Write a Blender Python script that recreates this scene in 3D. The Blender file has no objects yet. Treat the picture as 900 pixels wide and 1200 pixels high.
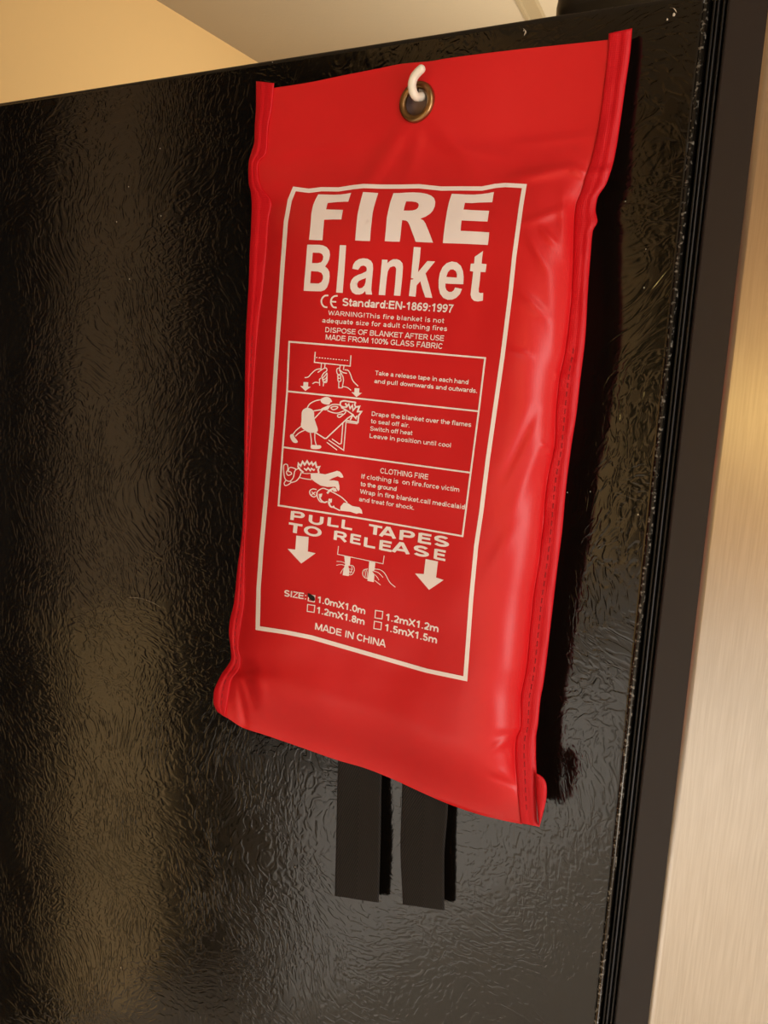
import bpy, bmesh, math, random
from mathutils import Vector, Matrix, noise
from mathutils.geometry import tessellate_polygon
random.seed(7)
C = bpy.context.scene.collection
SC = bpy.context.scene

# ------------------------------------------------------------------ camera
F = 1080.0                                     # focal length for a 900 x 1200 frame
ax = Vector((1680.0, -285.0, 1080.0)).normalized()                # world X in camera axes
az = Vector((349.52, 6152.95, 1080.0)).normalized()               # world Z in camera axes
az = (az - ax * az.dot(ax)).normalized()
ay = az.cross(ax)
R3 = Matrix((ax, ay, az))
CAM = Vector((0.098, -0.33, 1.55))
cam_d = bpy.data.cameras.new('camera'); cam = bpy.data.objects.new('camera', cam_d); C.objects.link(cam)
cam_d.sensor_fit = 'HORIZONTAL'; cam_d.sensor_width = 36.0; cam_d.lens = F / 900 * 36
cam_d.clip_start = 0.01
M4 = R3.to_4x4(); M4.translation = CAM; cam.matrix_world = M4
SC.camera = cam

# ------------------------------------------------------------------ world, exposure, lamps
SC.view_settings.view_transform = 'Standard'; SC.view_settings.look = 'None'
SC.view_settings.gamma = 1.0; SC.view_settings.use_curve_mapping = False
SC.view_settings.exposure = 0.0
w = bpy.data.worlds.new('world'); SC.world = w; w.use_nodes = True
w.node_tree.nodes['Background'].inputs[0].default_value = (1.0, 0.85, 0.65, 1)
w.node_tree.nodes['Background'].inputs[1].default_value = 0.05

def area(name, loc, target, sx, sy, power, col):
    l = bpy.data.lights.new(name, 'AREA'); l.shape = 'RECTANGLE'; l.size = sx; l.size_y = sy
    l.energy = power; l.color = col
    o = bpy.data.objects.new(name, l); C.objects.link(o); o.location = loc
    o.rotation_euler = (Vector(target) - Vector(loc)).to_track_quat('-Z', 'Y').to_euler()
    return o
def bulb(name, loc, rad, power, col):
    l = bpy.data.lights.new(name, 'POINT'); l.energy = power; l.color = col; l.shadow_soft_size = rad
    o = bpy.data.objects.new(name, l); C.objects.link(o); o.location = loc
    return o
area('ceiling_lamp', (1.1, -1.2, 2.40), (1.1, -1.2, 0), 0.9, 0.5, 13, (1.0, 0.90, 0.78))
area('window_light', (1.95, -1.25, 1.1), (-0.1, -0.05, 1.42), 1.0, 1.4, 29, (1.0, 0.96, 0.93))
unit_fill = area('base_unit_fill', (2.2, -1.6, 1.5), (-1.2, -2.1, 0.15), 1.0, 0.8, 40, (1.0, 0.97, 0.94))  # added beam, no real window: brightens the floor and base units the panel mirrors
unit_fill.data.spread = math.radians(75)
area('left_wall_fill', (-0.55, 1.9, 1.75), (-2.2, 2.1, 2.1), 0.4, 0.4, 16, (1.0, 0.90, 0.72))  # added fill hidden behind the refrigerator, brightens the left wall and ceiling
bl_ = area('back_wall_fill', (0.7, -2.5, 2.25), (0.1, -3.2, 1.45), 0.5, 0.3, 7, (1.0, 0.74, 0.55)); bl_.data.spread = math.radians(110)  # added fill, brightens the back wall that the steel reflects
bulb('wall_lamp', (-0.28, -2.45, 1.44), 0.05, 4.0, (1.0, 0.74, 0.24))

# ------------------------------------------------------------------ geometry of the view
def pt(px, py, y):
    """point of the plane Y = y seen at frame position px, py"""
    d = R3 @ Vector((px - 450.0, 600.0 - py, -F))
    return CAM + d * ((y - CAM.y) / d.y)
def ray(px, py):
    return R3 @ Vector((px - 450.0, 600.0 - py, -F))

# ------------------------------------------------------------------ materials
def lin(c):
    return tuple(((v / 255) / 12.92 if v / 255 <= 0.04045 else ((v / 255 + 0.055) / 1.055) ** 2.4) for v in c) + (1,)
def mat(name, col, rough=0.5, metal=0.0, spec=0.5, sheen=0.0, coat=0.0):
    m = bpy.data.materials.new(name); m.use_nodes = True
    b = m.node_tree.nodes['Principled BSDF']
    b.inputs['Base Color'].default_value = lin(col); b.inputs['Roughness'].default_value = rough
    b.inputs['Metallic'].default_value = metal; b.inputs['Specular IOR Level'].default_value = spec
    b.inputs['Sheen Weight'].default_value = sheen; b.inputs['Coat Weight'].default_value = coat
    return m
def nodes(m): return m.node_tree.nodes, m.node_tree.links, m.node_tree.nodes['Principled BSDF']
def mapping(m, scale=(1, 1, 1), rot=(0, 0, 0), src='Object'):
    N, L, B = nodes(m)
    tc = N.new('ShaderNodeTexCoord'); mp = N.new('ShaderNodeMapping')
    mp.inputs['Scale'].default_value = scale; mp.inputs['Rotation'].default_value = rot
    L.new(tc.outputs[src], mp.inputs['Vector']); return mp
def noise_tex(m, vec, scale, detail=3, dist=0.0, rough=0.5):
    N, L, B = nodes(m); n = N.new('ShaderNodeTexNoise')
    n.inputs['Scale'].default_value = scale; n.inputs['Detail'].default_value = detail
    n.inputs['Distortion'].default_value = dist; n.inputs['Roughness'].default_value = rough
    L.new(vec, n.inputs['Vector']); return n
def bump(m, h, strength, dist, normal=None):
    N, L, B = nodes(m); b = N.new('ShaderNodeBump')
    b.inputs['Strength'].default_value = strength; b.inputs['Distance'].default_value = dist
    L.new(h, b.inputs['Height'])
    if normal: L.new(normal, b.inputs['Normal'])
    L.new(b.outputs['Normal'], B.inputs['Normal']); return b.outputs['Normal']
def ramp(m, fac, stops):
    N, L, B = nodes(m); r = N.new('ShaderNodeValToRGB')
    while len(r.color_ramp.elements) < len(stops): r.color_ramp.elements.new(0.5)
    for e, (p, c) in zip(r.color_ramp.elements, stops): e.position = p; e.color = c
    L.new(fac, r.inputs[0]); return r.outputs[0]

# pebbled black enamel of the refrigerator body
enamel = mat('pebbled_black_enamel', (13, 10, 7), 0.13, spec=0.6)
def wrinkles(m):
    N, L, B = nodes(m)
    mp = mapping(m)
    big = noise_tex(m, mp.outputs[0], 9, 2)
    # pull the coordinates about so the wrinkles run in changing directions
    sub = N.new('ShaderNodeVectorMath'); sub.operation = 'SUBTRACT'; sub.inputs[1].default_value = (0.5, 0.5, 0.5)
    L.new(big.outputs['Color'], sub.inputs[0])
    sc = N.new('ShaderNodeVectorMath'); sc.operation = 'SCALE'; sc.inputs['Scale'].default_value = 0.10
    L.new(sub.outputs[0], sc.inputs[0])
    add = N.new('ShaderNodeVectorMath'); L.new(mp.outputs[0], add.inputs[0]); L.new(sc.outputs[0], add.inputs[1])
    st = N.new('ShaderNodeMapping'); st.inputs['Scale'].default_value = (1.0, 1.0, 0.42)
    st.inputs['Rotation'].default_value = (0, 0.35, 0)
    L.new(add.outputs[0], st.inputs['Vector'])
    a = noise_tex(m, st.outputs[0], 330, 1.5, 0.9, 0.45)
    st2 = N.new('ShaderNodeMapping'); st2.inputs['Scale'].default_value = (0.5, 1.0, 1.0)
    st2.inputs['Rotation'].default_value = (0, -0.6, 0); L.new(add.outputs[0], st2.inputs['Vector'])
    b = noise_tex(m, st2.outputs[0], 300, 1.5, 1.1, 0.45)
    sel = noise_tex(m, mp.outputs[0], 22, 1)
    mx = N.new('ShaderNodeMix'); mx.data_type = 'FLOAT'
    sr = N.new('ShaderNodeMapRange'); sr.inputs[1].default_value = 0.42; sr.inputs[2].default_value = 0.58
    L.new(sel.outputs[0], sr.inputs[0]); L.new(sr.outputs[0], mx.inputs[0])
    L.new(a.outputs[0], mx.inputs[2]); L.new(b.outputs[0], mx.inputs[3])
    rg = N.new('ShaderNodeMapRange'); rg.interpolation_type = 'SMOOTHSTEP'
    rg.inputs[1].default_value = 0.38; rg.inputs[2].default_value = 0.62
    L.new(mx.outputs[0], rg.inputs[0])
    n1 = bump(m, rg.outputs[0], 0.30, 0.00015)
    wav = noise_tex(m, mp.outputs[0], 7, 2)
    bump(m, wav.outputs[0], 0.3, 0.002, n1)
    # faint smears alter the gloss
    sm = noise_tex(m, mp.outputs[0], 14, 4)
    rr = N.new('ShaderNodeMapRange'); rr.inputs[3].default_value = 0.07; rr.inputs[4].default_value = 0.17
    L.new(sm.outputs[0], rr.inputs[0]); L.new(rr.outputs[0], B.inputs['Roughness'])
wrinkles(enamel)

rubber = mat('black_rubber', (13, 11, 10), 0.38)
liner = mat('dark_grey_plastic', (36, 30, 29), 0.45, spec=0.45)
mp_ = mapping(liner); bump(liner, noise_tex(liner, mp_.outputs[0], 900, 2).outputs[0], 0.15, 0.0002)
cap_plastic = mat('black_cap_plastic', (16, 13, 11), 0.35)

steel = mat('brushed_steel', (196, 186, 174), 0.30, metal=1.0)
def brushed(m):
    N, L, B = nodes(m)
    mp = mapping(m, (1, 1, 0.03))
    n = noise_tex(m, mp.outputs[0], 1600, 3)
    c = ramp(m, n.outputs[0], [(0.3, lin((200, 190, 178))), (0.7, lin((212, 203, 192)))])
    L.new(c, B.inputs['Base Color'])
    bump(m, n.outputs[0], 0.06, 0.0001)
    B.inputs['Anisotropic'].default_value = 0.75
    tg = N.new('ShaderNodeTangent'); tg.direction_type = 'RADIAL'; tg.axis = 'Z'
    B.inputs['Anisotropic Rotation'].default_value = 0.0
    L.new(tg.outputs[0], B.inputs['Tangent'])
brushed(steel)

def fabric(name, col, rough, spec, weave, bs):
    m = mat(name, col, rough, spec=spec)
    mp = mapping(m)
    N, L, B = nodes(m)
    wx = N.new('ShaderNodeTexWave'); wx.bands_direction = 'X'; wx.inputs['Scale'].default_value = weave
    wz = N.new('ShaderNodeTexWave'); wz.bands_direction = 'Z'; wz.inputs['Scale'].default_value = weave
    L.new(mp.outputs[0], wx.inputs[0]); L.new(mp.outputs[0], wz.inputs[0])
    ad = N.new('ShaderNodeMath'); L.new(wx.outputs['Fac'], ad.inputs[0]); L.new(wz.outputs['Fac'], ad.inputs[1])
    n1 = bump(m, ad.outputs[0], bs, 0.0001)
    n = noise_tex(m, mp.outputs[0], 60, 3)
    bump(m, n.outputs[0], 0.12, 0.0012, n1)
    return m
pouch_red = fabric('red_coated_cloth', (212, 24, 30), 0.42, 0.55, 420, 0.05)
bind_red = fabric('red_binding_tape', (200, 7, 25), 0.5, 0.35, 420, 0.25)
thread = mat('dark_red_thread', (140, 6, 18), 0.7)
ink = mat('cream_ink', (250, 240, 237), 0.42, spec=0.4)
marker = mat('black_marker_ink', (16, 14, 14), 0.4)
brass = mat('aged_brass', (158, 124, 84), 0.33, metal=1.0)
white_vinyl = mat('white_vinyl', (238, 230, 212), 0.3)
hook_grey = mat('grey_violet_plastic', (160, 138, 132), 0.35)
def webbing():
    m = mat('black_webbing', (34, 29, 26), 0.75, spec=0.3)
    N, L, B = nodes(m)
    tc = N.new('ShaderNodeTexCoord'); sp = N.new('ShaderNodeSeparateXYZ'); L.new(tc.outputs['UV'], sp.inputs[0])
    ab = N.new('ShaderNodeMath'); ab.operation = 'PINGPONG'; ab.inputs[1].default_value = 0.5
    L.new(sp.outputs[0], ab.inputs[0])
    mu = N.new('ShaderNodeMath'); mu.operation = 'MULTIPLY_ADD'; mu.inputs[1].default_value = 2.0
    L.new(ab.outputs[0], mu.inputs[0]); L.new(sp.outputs[1], mu.inputs[2])     # v + 2|u|: chevrons
    fr = N.new('ShaderNodeMath'); fr.operation = 'MULTIPLY'; fr.inputs[1].default_value = 2 * math.pi * 11
    L.new(mu.outputs[0], fr.inputs[0])
    sn = N.new('ShaderNodeMath'); sn.operation = 'SINE'; L.new(fr.outputs[0], sn.inputs[0])
    mr = N.new('ShaderNodeMapRange'); mr.inputs[1].default_value = -1; L.new(sn.outputs[0], mr.inputs[0])
    L.new(ramp(m, mr.outputs[0], [(0.1, lin((6, 5, 5))), (0.9, lin((40, 35, 31)))]), B.inputs['Base Color'])
    bump(m, mr.outputs[0], 0.6, 0.0003)
    return m
web = webbing()
wall_paint = mat('warm_yellow_wall_paint', (230, 196, 140), 0.85, spec=0.2)
mp_ = mapping(wall_paint); bump(wall_paint, noise_tex(wall_paint, mp_.outputs[0], 120, 4).outputs[0], 0.2, 0.002)
ceil_paint = mat('ceiling_paint', (178, 164, 142), 0.9, spec=0.15)
mp_ = mapping(ceil_paint); bump(ceil_paint, noise_tex(ceil_paint, mp_.outputs[0], 90, 4).outputs[0], 0.2, 0.002)
trim_paint = mat('ceiling_trim_paint', (150, 134, 106), 0.6)
dark_wood = mat('dark_brown_wood', (15, 10, 8), 0.6, spec=0.15)
tan_board = mat('tan_board', (188, 160, 124), 0.7, spec=0.2)
pale_paint = mat('pale_grey_paint', (228, 224, 216), 0.7)
floor_tile = mat('pale_floor_tile', (206, 198, 188), 0.5)
mp_ = mapping(floor_tile); N_, L_, B_ = nodes(floor_tile)
bk = N_.new('ShaderNodeTexBrick'); bk.inputs['Scale'].default_value = 1.6; bk.inputs['Mortar Size'].default_value = 0.01
bk.offset = 0.0; bk.inputs['Color1'].default_value = lin((208, 198, 182)); bk.inputs['Color2'].default_value = lin((200, 190, 174))
bk.inputs['Mortar'].default_value = lin((140, 130, 118)); L_.new(mp_.outputs[0], bk.inputs[0]); L_.new(bk.outputs[0], B_.inputs['Base Color'])

# ------------------------------------------------------------------ object helpers
def link(name, me, m, parent=None, smooth=True):
    o = bpy.data.objects.new(name, me); C.objects.link(o)
    if m is not None: me.materials.append(m)
    if smooth == 'edges': me.polygons.foreach_set('use_smooth', [max(abs(c) for c in q.normal) < .9999 for q in me.polygons])
    elif smooth: me.polygons.foreach_set('use_smooth', [True] * len(me.polygons))
    if parent is not None:
        o.parent = parent
        o.matrix_parent_inverse = Matrix.Translation(-world_of(parent))
    return o
def world_of(o):
    v = Vector(o.location)
    return v if o.parent is None else v * 0 + v
def obj(name, bm, m, parent=None, smooth=False):
    me = bpy.data.meshes.new(name); bm.to_mesh(me); bm.free()
    return link(name, me, m, parent, smooth)
def empty(name, loc, label, cat, group=None):
    o = bpy.data.objects.new(name, None); C.objects.link(o); o.location = loc
    o.empty_display_size = 0.02
    o['label'] = label; o['category'] = cat
    if group: o['group'] = group
    return o
def box(bm, lo, hi, bev=0.0, seg=2):
    r = bmesh.ops.create_cube(bm, size=1)
    vs = r['verts']
    for v in vs:
        v.co = Vector([(lo[i] + hi[i]) / 2 + v.co[i] * (hi[i] - lo[i]) for i in range(3)])
    if bev:
        es = list({e for v in vs for e in v.link_edges})
        bmesh.ops.bevel(bm, geom=es, offset=bev, segments=seg, profile=0.5, affect='EDGES')
def box_obj(name, lo, hi, m, parent=None, bev=0.0, seg=2):
    bm = bmesh.new(); box(bm, lo, hi, bev, seg); return obj(name, bm, m, parent, 'edges' if bev else False)
def struct(o): o['kind'] = 'structure'; return o
def tube(bm, pts, rad, n=14, cap=True):
    """round bar through pts; rad may be a list"""
    pts = [Vector(p) for p in pts]; rings = []
    up = Vector((1, 0, 0))
    for i, p in enumerate(pts):
        t = (pts[min(i + 1, len(pts) - 1)] - pts[max(i - 1, 0)]).normalized()
        a = (up - t * up.dot(t)).normalized(); b = t.cross(a); up = a
        r = rad[i] if isinstance(rad, (list, tuple)) else rad
        rings.append([bm.verts.new(p + (a * math.cos(k * 2 * math.pi / n) + b * math.sin(k * 2 * math.pi / n)) * r) for k in range(n)])
    for i in range(len(rings) - 1):
        for k in range(n):
            bm.faces.new((rings[i][k], rings[i][(k + 1) % n], rings[i + 1][(k + 1) % n], rings[i + 1][k]))
    if cap:
        bm.faces.new(rings[0][::-1]); bm.faces.new(rings[-1])
def spline(P, n):
    """Catmull-Rom through P"""
    P = [Vector(p) for p in P]; out = []
    Q = [P[0] * 2 - P[1]] + P + [P[-1] * 2 - P[-2]]
    for i in range(1, len(Q) - 2):
        for k in range(n):
            t = k / n
            a, b, c, d = Q[i - 1], Q[i], Q[i + 1], Q[i + 2]
            out.append(0.5 * ((2 * b) + (c - a) * t + (2 * a - 5 * b + 4 * c - d) * t * t + (3 * b - a - 3 * c + d) * t ** 3))
    out.append(P[-1]); return out
def curve1d(P):
    """monotone smooth interpolation of (key, value) pairs"""
    P = sorted(P); xs = [p[0] for p in P]; ys = [p[1] for p in P]; n = len(P)
    s = [(ys[i + 1] - ys[i]) / (xs[i + 1] - xs[i]) for i in range(n - 1)]
    m = [s[0]] + [0 if s[i - 1] * s[i] <= 0 else 2 * s[i - 1] * s[i] / (s[i - 1] + s[i]) for i in range(1, n - 1)] + [s[-1]]
    import bisect
    def f(x):
        if x <= xs[0]: return ys[0] + (x - xs[0]) * m[0]
        if x >= xs[-1]: return ys[-1] + (x - xs[-1]) * m[-1]
        i = bisect.bisect_right(xs, x) - 1; h = xs[i + 1] - xs[i]; t = (x - xs[i]) / h
        return (ys[i] * (1 + 2 * t) * (1 - t) ** 2 + h * m[i] * t * (1 - t) ** 2 + ys[i + 1] * t * t * (3 - 2 * t) + h * m[i + 1] * t * t * (t - 1))
    return f
def sst(a, b, x):
    t = min(1, max(0, (x - a) / (b - a))); return t * t * (3 - 2 * t)

# ------------------------------------------------------------------ the room
CEIL = 2.44
def hit_ceiling(px, py):
    d = ray(px, py); return CAM + d * ((CEIL - CAM.z) / d.z)
P1 = hit_ceiling(183, 0); P2 = hit_ceiling(302, 73)
dirw = (P1 - P2); dirw.z = 0; dirw.normalize()
nrm = Vector((dirw.y, -dirw.x, 0))
if nrm.dot(CAM - P2) < 0: nrm = -nrm                     # towards the room
XL, XR, YB, YF = -2.9, 2.3, -3.2, 3.6
struct(box_obj('floor', (XL - .6, YB - .1, -0.1), (XR + .1, YF + .1, 0.0), floor_tile))
struct(box_obj('ceiling', (XL - .6, YB - .1, CEIL), (XR + .1, YF + .1, CEIL + 0.1), ceil_paint))
def at_y(y):
    t = (y - P2.y) / dirw.y; return P2 + dirw * t
def wall_slab(name, a, b, z0, z1, th, m, parent=None, out=0.0):
    bm = bmesh.new()
    a = Vector((a.x, a.y, 0)) + nrm * out; b = Vector((b.x, b.y, 0)) + nrm * out
    vs = []
    for z in (z0, z1):
        for p in (a, b, b - nrm * th, a - nrm * th): vs.append(bm.verts.new((p.x, p.y, z)))
    for f in ((0, 1, 2, 3), (4, 5, 6, 7), (0, 1, 5, 4), (1, 2, 6, 5), (2, 3, 7, 6), (3, 0, 4, 7)):
        bm.faces.new([vs[i] for i in f])
    bmesh.ops.recalc_face_normals(bm, faces=bm.faces)
    return obj(name, bm, m, parent)
struct(wall_slab('wall_left', at_y(YB), at_y(YF), 0, CEIL, 0.1, wall_paint))
struct(box_obj('wall_back', (XL - .6, YB - .1, 0), (XR + .1, YB, CEIL), wall_paint))
struct(box_obj('wall_right', (XR, YB, 0), (XR + .1, YF, CEIL), wall_paint))
struct(box_obj('wall_front', (XL - .6, YF, 0), (XR, YF + .1, CEIL), wall_paint))
# painted batten across the ceiling
ba = [hit_ceiling(*p) for p in ((600, -8), (618, 26), (641, 22), (620, -8))]
def batten():
    d = (ba[1] - ba[0]).normalized()
    wv = (ba[2] - ba[1]); wv -= d * wv.dot(d)
    a0 = ba[0] - d * 1.2; a1 = ba[1] + d * 0.9
    bm = bmesh.new(); prof = [(0, 0), (0.1, -0.012), (0.25, -0.012), (0.3, -0.006), (0.9, -0.006), (1.0, 0)]
    r = []
    for a in (a0, a1): r.append([bm.verts.new(a + wv * u + Vector((0, 0, z))) for u, z in prof])
    for i in range(5): bm.faces.new((r[0][i], r[0][i + 1], r[1][i + 1], r[1][i]))
    bm.faces.new(r[0]); bm.faces.new(r[1])
    bm.faces.new((r[0][0], r[0][5], r[1][5], r[1][0]))
    bmesh.ops.recalc_face_normals(bm, faces=bm.faces)
    return obj('trim_1', bm, trim_paint)
struct(batten())
# unseen slabs added and shaped for the panel's reflection: dark joinery, pale base units
struct(wall_slab('mirrored_dark_1', at_y(-0.86), at_y(0.35), 0, 2.1, 0.02, dark_wood, None, 0.02))
struct(wall_slab('mirrored_dark_2', at_y(-2.6), at_y(-1.10), 0, 2.25, 0.02, dark_wood, None, 0.02))
struct(wall_slab('mirrored_board', at_y(-1.09), at_y(-0.87), 0.98, 2.3, 0.012, tan_board, None, 0.012))  # added board, dims the upper part of the mirrored bright wall strip
struct(wall_slab('mirrored_pale_2', at_y(-2.68), at_y(-1.24), 0, 0.60, 0.27, pale_paint, None, 0.30))
struct(box_obj('mirrored_dark_3', (-2.3, YB, 0.80), (-0.62, YB + .12, 2.42), dark_wood, None))
struct(box_obj('mirrored_pale_1', (-2.2, YB, 0.0), (1.9, YB + .5, 0.80), pale_paint, None))

# ------------------------------------------------------------------ refrigerator
ZT = pt(300, 72, 0).z
fr = empty('refrigerator', (-0.35, 0.42, 0.0), 'refrigerator with pebbled black side and brushed steel door edge', 'refrigerator')
BX = pt(765, 600, 0).x                        # front rim of the side panel
body = bmesh.new(); box(body, (-0.72, 0.0, 0.06), (BX, 0.80, ZT), 0.0022, 3)
obj('cabinet', body, enamel, fr, 'edges')
# rolled front rim of the side sheet
bm = bmesh.new(); tube(bm, [(BX - 0.0007, 0.0008, 0.06), (BX - 0.0007, 0.0008, ZT - 0.004)], 0.0011, 10)
rim_m = mat('highlight_flecked_rim', (70, 66, 60), 0.22, spec=0.9)
mp_ = mapping(rim_m, (1, 1, 1)); N_, L_, B_ = nodes(rim_m)
L_.new(ramp(rim_m, noise_tex(rim_m, mp_.outputs[0], 700, 3).outputs[0], [(0.55, lin((20, 18, 15))), (0.72, lin((150, 146, 136)))]), B_.inputs['Base Color'])  # pale flecks in the colour stand in for the rim's broken highlight
obj('front_rim', bm, rim_m, fr, True)
ZG = ZT + 0.012
LX = pt(784, 600, 0).x; SX = pt(822, 600, 0).x        # liner start, steel start
gk = box_obj('gasket', (BX + 0.0004, 0.006, 0.09), (LX + 0.001, 0.78, ZG - 0.012), rubber, fr, 0.0008)
for k, (a, wd, dy) in enumerate(((0.10, .20, .0035), (0.40, .16, .0025), (0.68, .18, .0030))):
    box_obj('gasket_rib', (BX + (LX - BX) * a, dy, 0.09), (BX + (LX - BX) * (a + wd), 0.02, ZG - 0.012), rubber, gk, 0.0004)
door = box_obj('door', (SX, 0.0005, 0.09), (SX + 0.062, 0.79, ZG + 0.01), steel, fr, 0.0045, 6)
box_obj('door_liner', (LX, 0.0012, 0.09), (SX + 0.004, 0.785, ZG + 0.009), liner, door, 0.0012, 3)
# hinge cover on top, near the front
hx0 = pt(655, 14, 0).x
hc = bmesh.new(); box(hc, (hx0 - 0.010, 0.010, ZT - 0.006), (BX - 0.004, 0.085, ZT + 0.020), 0.012, 6)
obj('hinge_cover', hc, cap_plastic, fr, 'edges')
for fx in (-0.66, BX - 0.07):
    for fy in (0.06, 0.72): box_obj('foot', (fx, fy, 0.0), (fx + 0.05, fy + 0.05, 0.062), rubber, fr, 0.004)
# specks and nicks on the side
bm = bmesh.new()
for px, py, r in ((319.5, 73, .5), (733, 236, .6), (790, 17, 1.6), (782, 23, 1.0), (757, 292, .45), (755, 337, .7), (188, 174, .6), (151, 219, .6), (137, 260, .7), (189, 253, .7),
                  (152, 327, .5), (748, 603, .8), (692, 576, .6), (665, 577, .5), (142, 1134, .8), (346, 1016, .7), (46, 277, .4), (614, 36, .5)):
    c = pt(px, py, -0.0001); r *= 0.00037
    vs = [bm.verts.new(c + Vector((math.cos(a) * r * random.uniform(.5, 1.1), -0.00015, math.sin(a) * r * random.uniform(.6, 1.5)))) for a in [i * math.pi / 4 for i in range(8)]]
    ce = bm.verts.new(c + Vector((0, -0.0004, 0)))
    for i in range(8): bm.faces.new((vs[i], vs[(i + 1) % 8], ce))
def mark(P, wd):
    P = spline([(p[0], p[1], 0) for p in P], 5); row = []
    for i, p in enumerate(P):
        k = math.sin(math.pi * (i + .3) / (len(P) - .4)) * wd
        row.append((bm.verts.new(pt(p[0] - k, p[1] - k * .3, -0.0003)), bm.verts.new(pt(p[0] + k, p[1] + k * .3, -0.0003))))
    for i in range(len(row) - 1): bm.faces.new((row[i][0], row[i][1], row[i + 1][1], row[i + 1][0]))
mark([(613, 33), (616, 37), (614, 42)], .8)
mark([(150, 700), (163, 701), (176, 705), (191, 713)], .35)
mark([(784, 8), (790, 10), (793, 15)], .9)
bmesh.ops.recalc_face_normals(bm, faces=bm.faces)
sp = obj('dust_specks', bm, mat('pale_dust', (200, 188, 168), 0.8), fr); sp['kind'] = 'stuff'

# ------------------------------------------------------------------ the pouch: outlines
LO = [(95, 300), (120, 300), (150, 298.5), (165, 298), (180, 294), (190, 291.5), (200, 291), (215, 291.5), (225, 294), (240, 295), (300, 292.5), (330, 291.5),
      (400, 288), (500, 286.5), (560, 286), (617, 284), (668, 278), (707, 274), (730, 269), (741, 268.3), (757, 270), (770, 271), (792, 258.4), (812, 250.5), (822, 250), (833, 254), (840, 263)]
LI = [(97, 321.5), (126, 318.5), (150, 314), (174, 312.8), (182, 311), (188, 304), (194, 302), (210, 303), (221, 307), (232, 316), (238, 318), (256, 315), (290, 312.5), (330, 309),
      (400, 301), (480, 296), (560, 291), (617, 288.7), (645, 286.9), (702, 286.5), (736, 282), (758, 279), (774, 282.5), (782, 281.5), (798, 271), (815, 268), (839, 263.5)]
RO = [(33, 741), (60, 738.7), (100, 733), (145, 726.7), (185, 720), (215, 710.7), (233, 700), (247, 698), (259, 700.3), (271, 694.7), (300, 692), (340, 689), (394, 686),
      (445, 680), (485, 675.5), (522, 669.7), (573, 663.2), (620, 659), (667, 653), (735, 645), (800, 637), (820, 633.3), (847, 630.7), (867, 628), (887, 628), (908, 629), (935, 628.8), (960, 629.6), (969, 632.5)]
RI = [(39, 713.3), (60, 712), (108, 706.7), (148, 701), (185, 693), (210, 685), (224, 681), (240, 675), (260, 673), (300, 672), (347, 669.7), (410, 662.7), (443, 655.7), (480, 652),
      (522, 650), (562, 641.5), (620, 636), (653, 632.5), (700, 625), (783, 616.7), (820, 610.5), (852, 610), (865, 605), (880, 603.7), (920, 606), (947, 608), (965, 610)]
fLO, fLI, fRO, fRI = curve1d(LO), curve1d(LI), curve1d(RO), curve1d(RI)
TOPC = [(300, 106), (322.7, 102.7), (360, 97), (400, 88.8), (440, 81), (472, 74.7), (506, 71.5), (520, 69), (600, 58.7), (653, 53), (712, 46.7), (741, 43)]
BOTC = [(250, 833), (264, 840), (285, 853), (308, 860.5), (353, 876), (396, 891), (427, 900), (460, 913), (497, 930), (525, 942), (565, 955.5), (610, 965.5), (633, 969)]
fT, fB = curve1d(TOPC), curve1d(BOTC)
def tu(px, py):
    t = (py - fT(px)) / (fB(px) - fT(px))
    xl, xr = fLI(py), fRI(py)
    return t, (px - xl) / (xr - xl)
def seg_d(px, py, a, b):
    vx, vy = b[0] - a[0], b[1] - a[1]; L2 = vx * vx + vy * vy
    k = max(0, min(1, ((px - a[0]) * vx + (py - a[1]) * vy) / L2))
    return math.hypot(px - a[0] - k * vx, py - a[1] - k * vy), k
FOLDS = [   # (from, to, width px, height mm)
    ((478, 145), (425, 222), 11, 1.0), ((505, 142), (560, 200), 12, .9), ((490, 150), (480, 205), 9, .6),
    ((600, 210), (668, 196), 7, 1.5), ((668, 196), (690, 205), 6, 1.2), ((600, 170), (690, 160), 6, .5), ((660, 225), (662, 300), 7, 1.1),
    ((612, 262), (660, 245), 6, .8), ((634, 268), (652, 286), 4.5, .9), ((618, 275), (640, 315), 6, .8), ((612, 345), (640, 372), 6, .8), ((600, 410), (622, 418), 4, .6),
    ((645, 300), (650, 420), 9, .5), ((628, 480), (590, 560), 6, -.8), ((640, 505), (600, 600), 9, .6), ((634, 520), (640, 523), 2.5, .5), ((640, 529), (648, 531), 2.5, .5),
    ((651, 436), (655, 444), 3, .6), ((600, 622), (576, 665), 9, .5), ((575, 880), (602, 862), 5, .8), ((574, 910), (604, 921), 3, -.8), ((576, 902), (600, 910), 5, .5),
    ((300, 212), (345, 206), 12, .8), ((312, 195), (350, 170), 9, .4), ((283, 779), (296, 825), 6, -2.2), ((279, 800), (288, 850), 4.5, -1.6), ((300, 770), (310, 835), 7, .9), ((520, 170), (600, 185), 8, .5),
    ((575, 222), (560, 300), 6, -.25), ((420, 170), (345, 175), 8, .35)]
TOP_E = .0105
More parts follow.
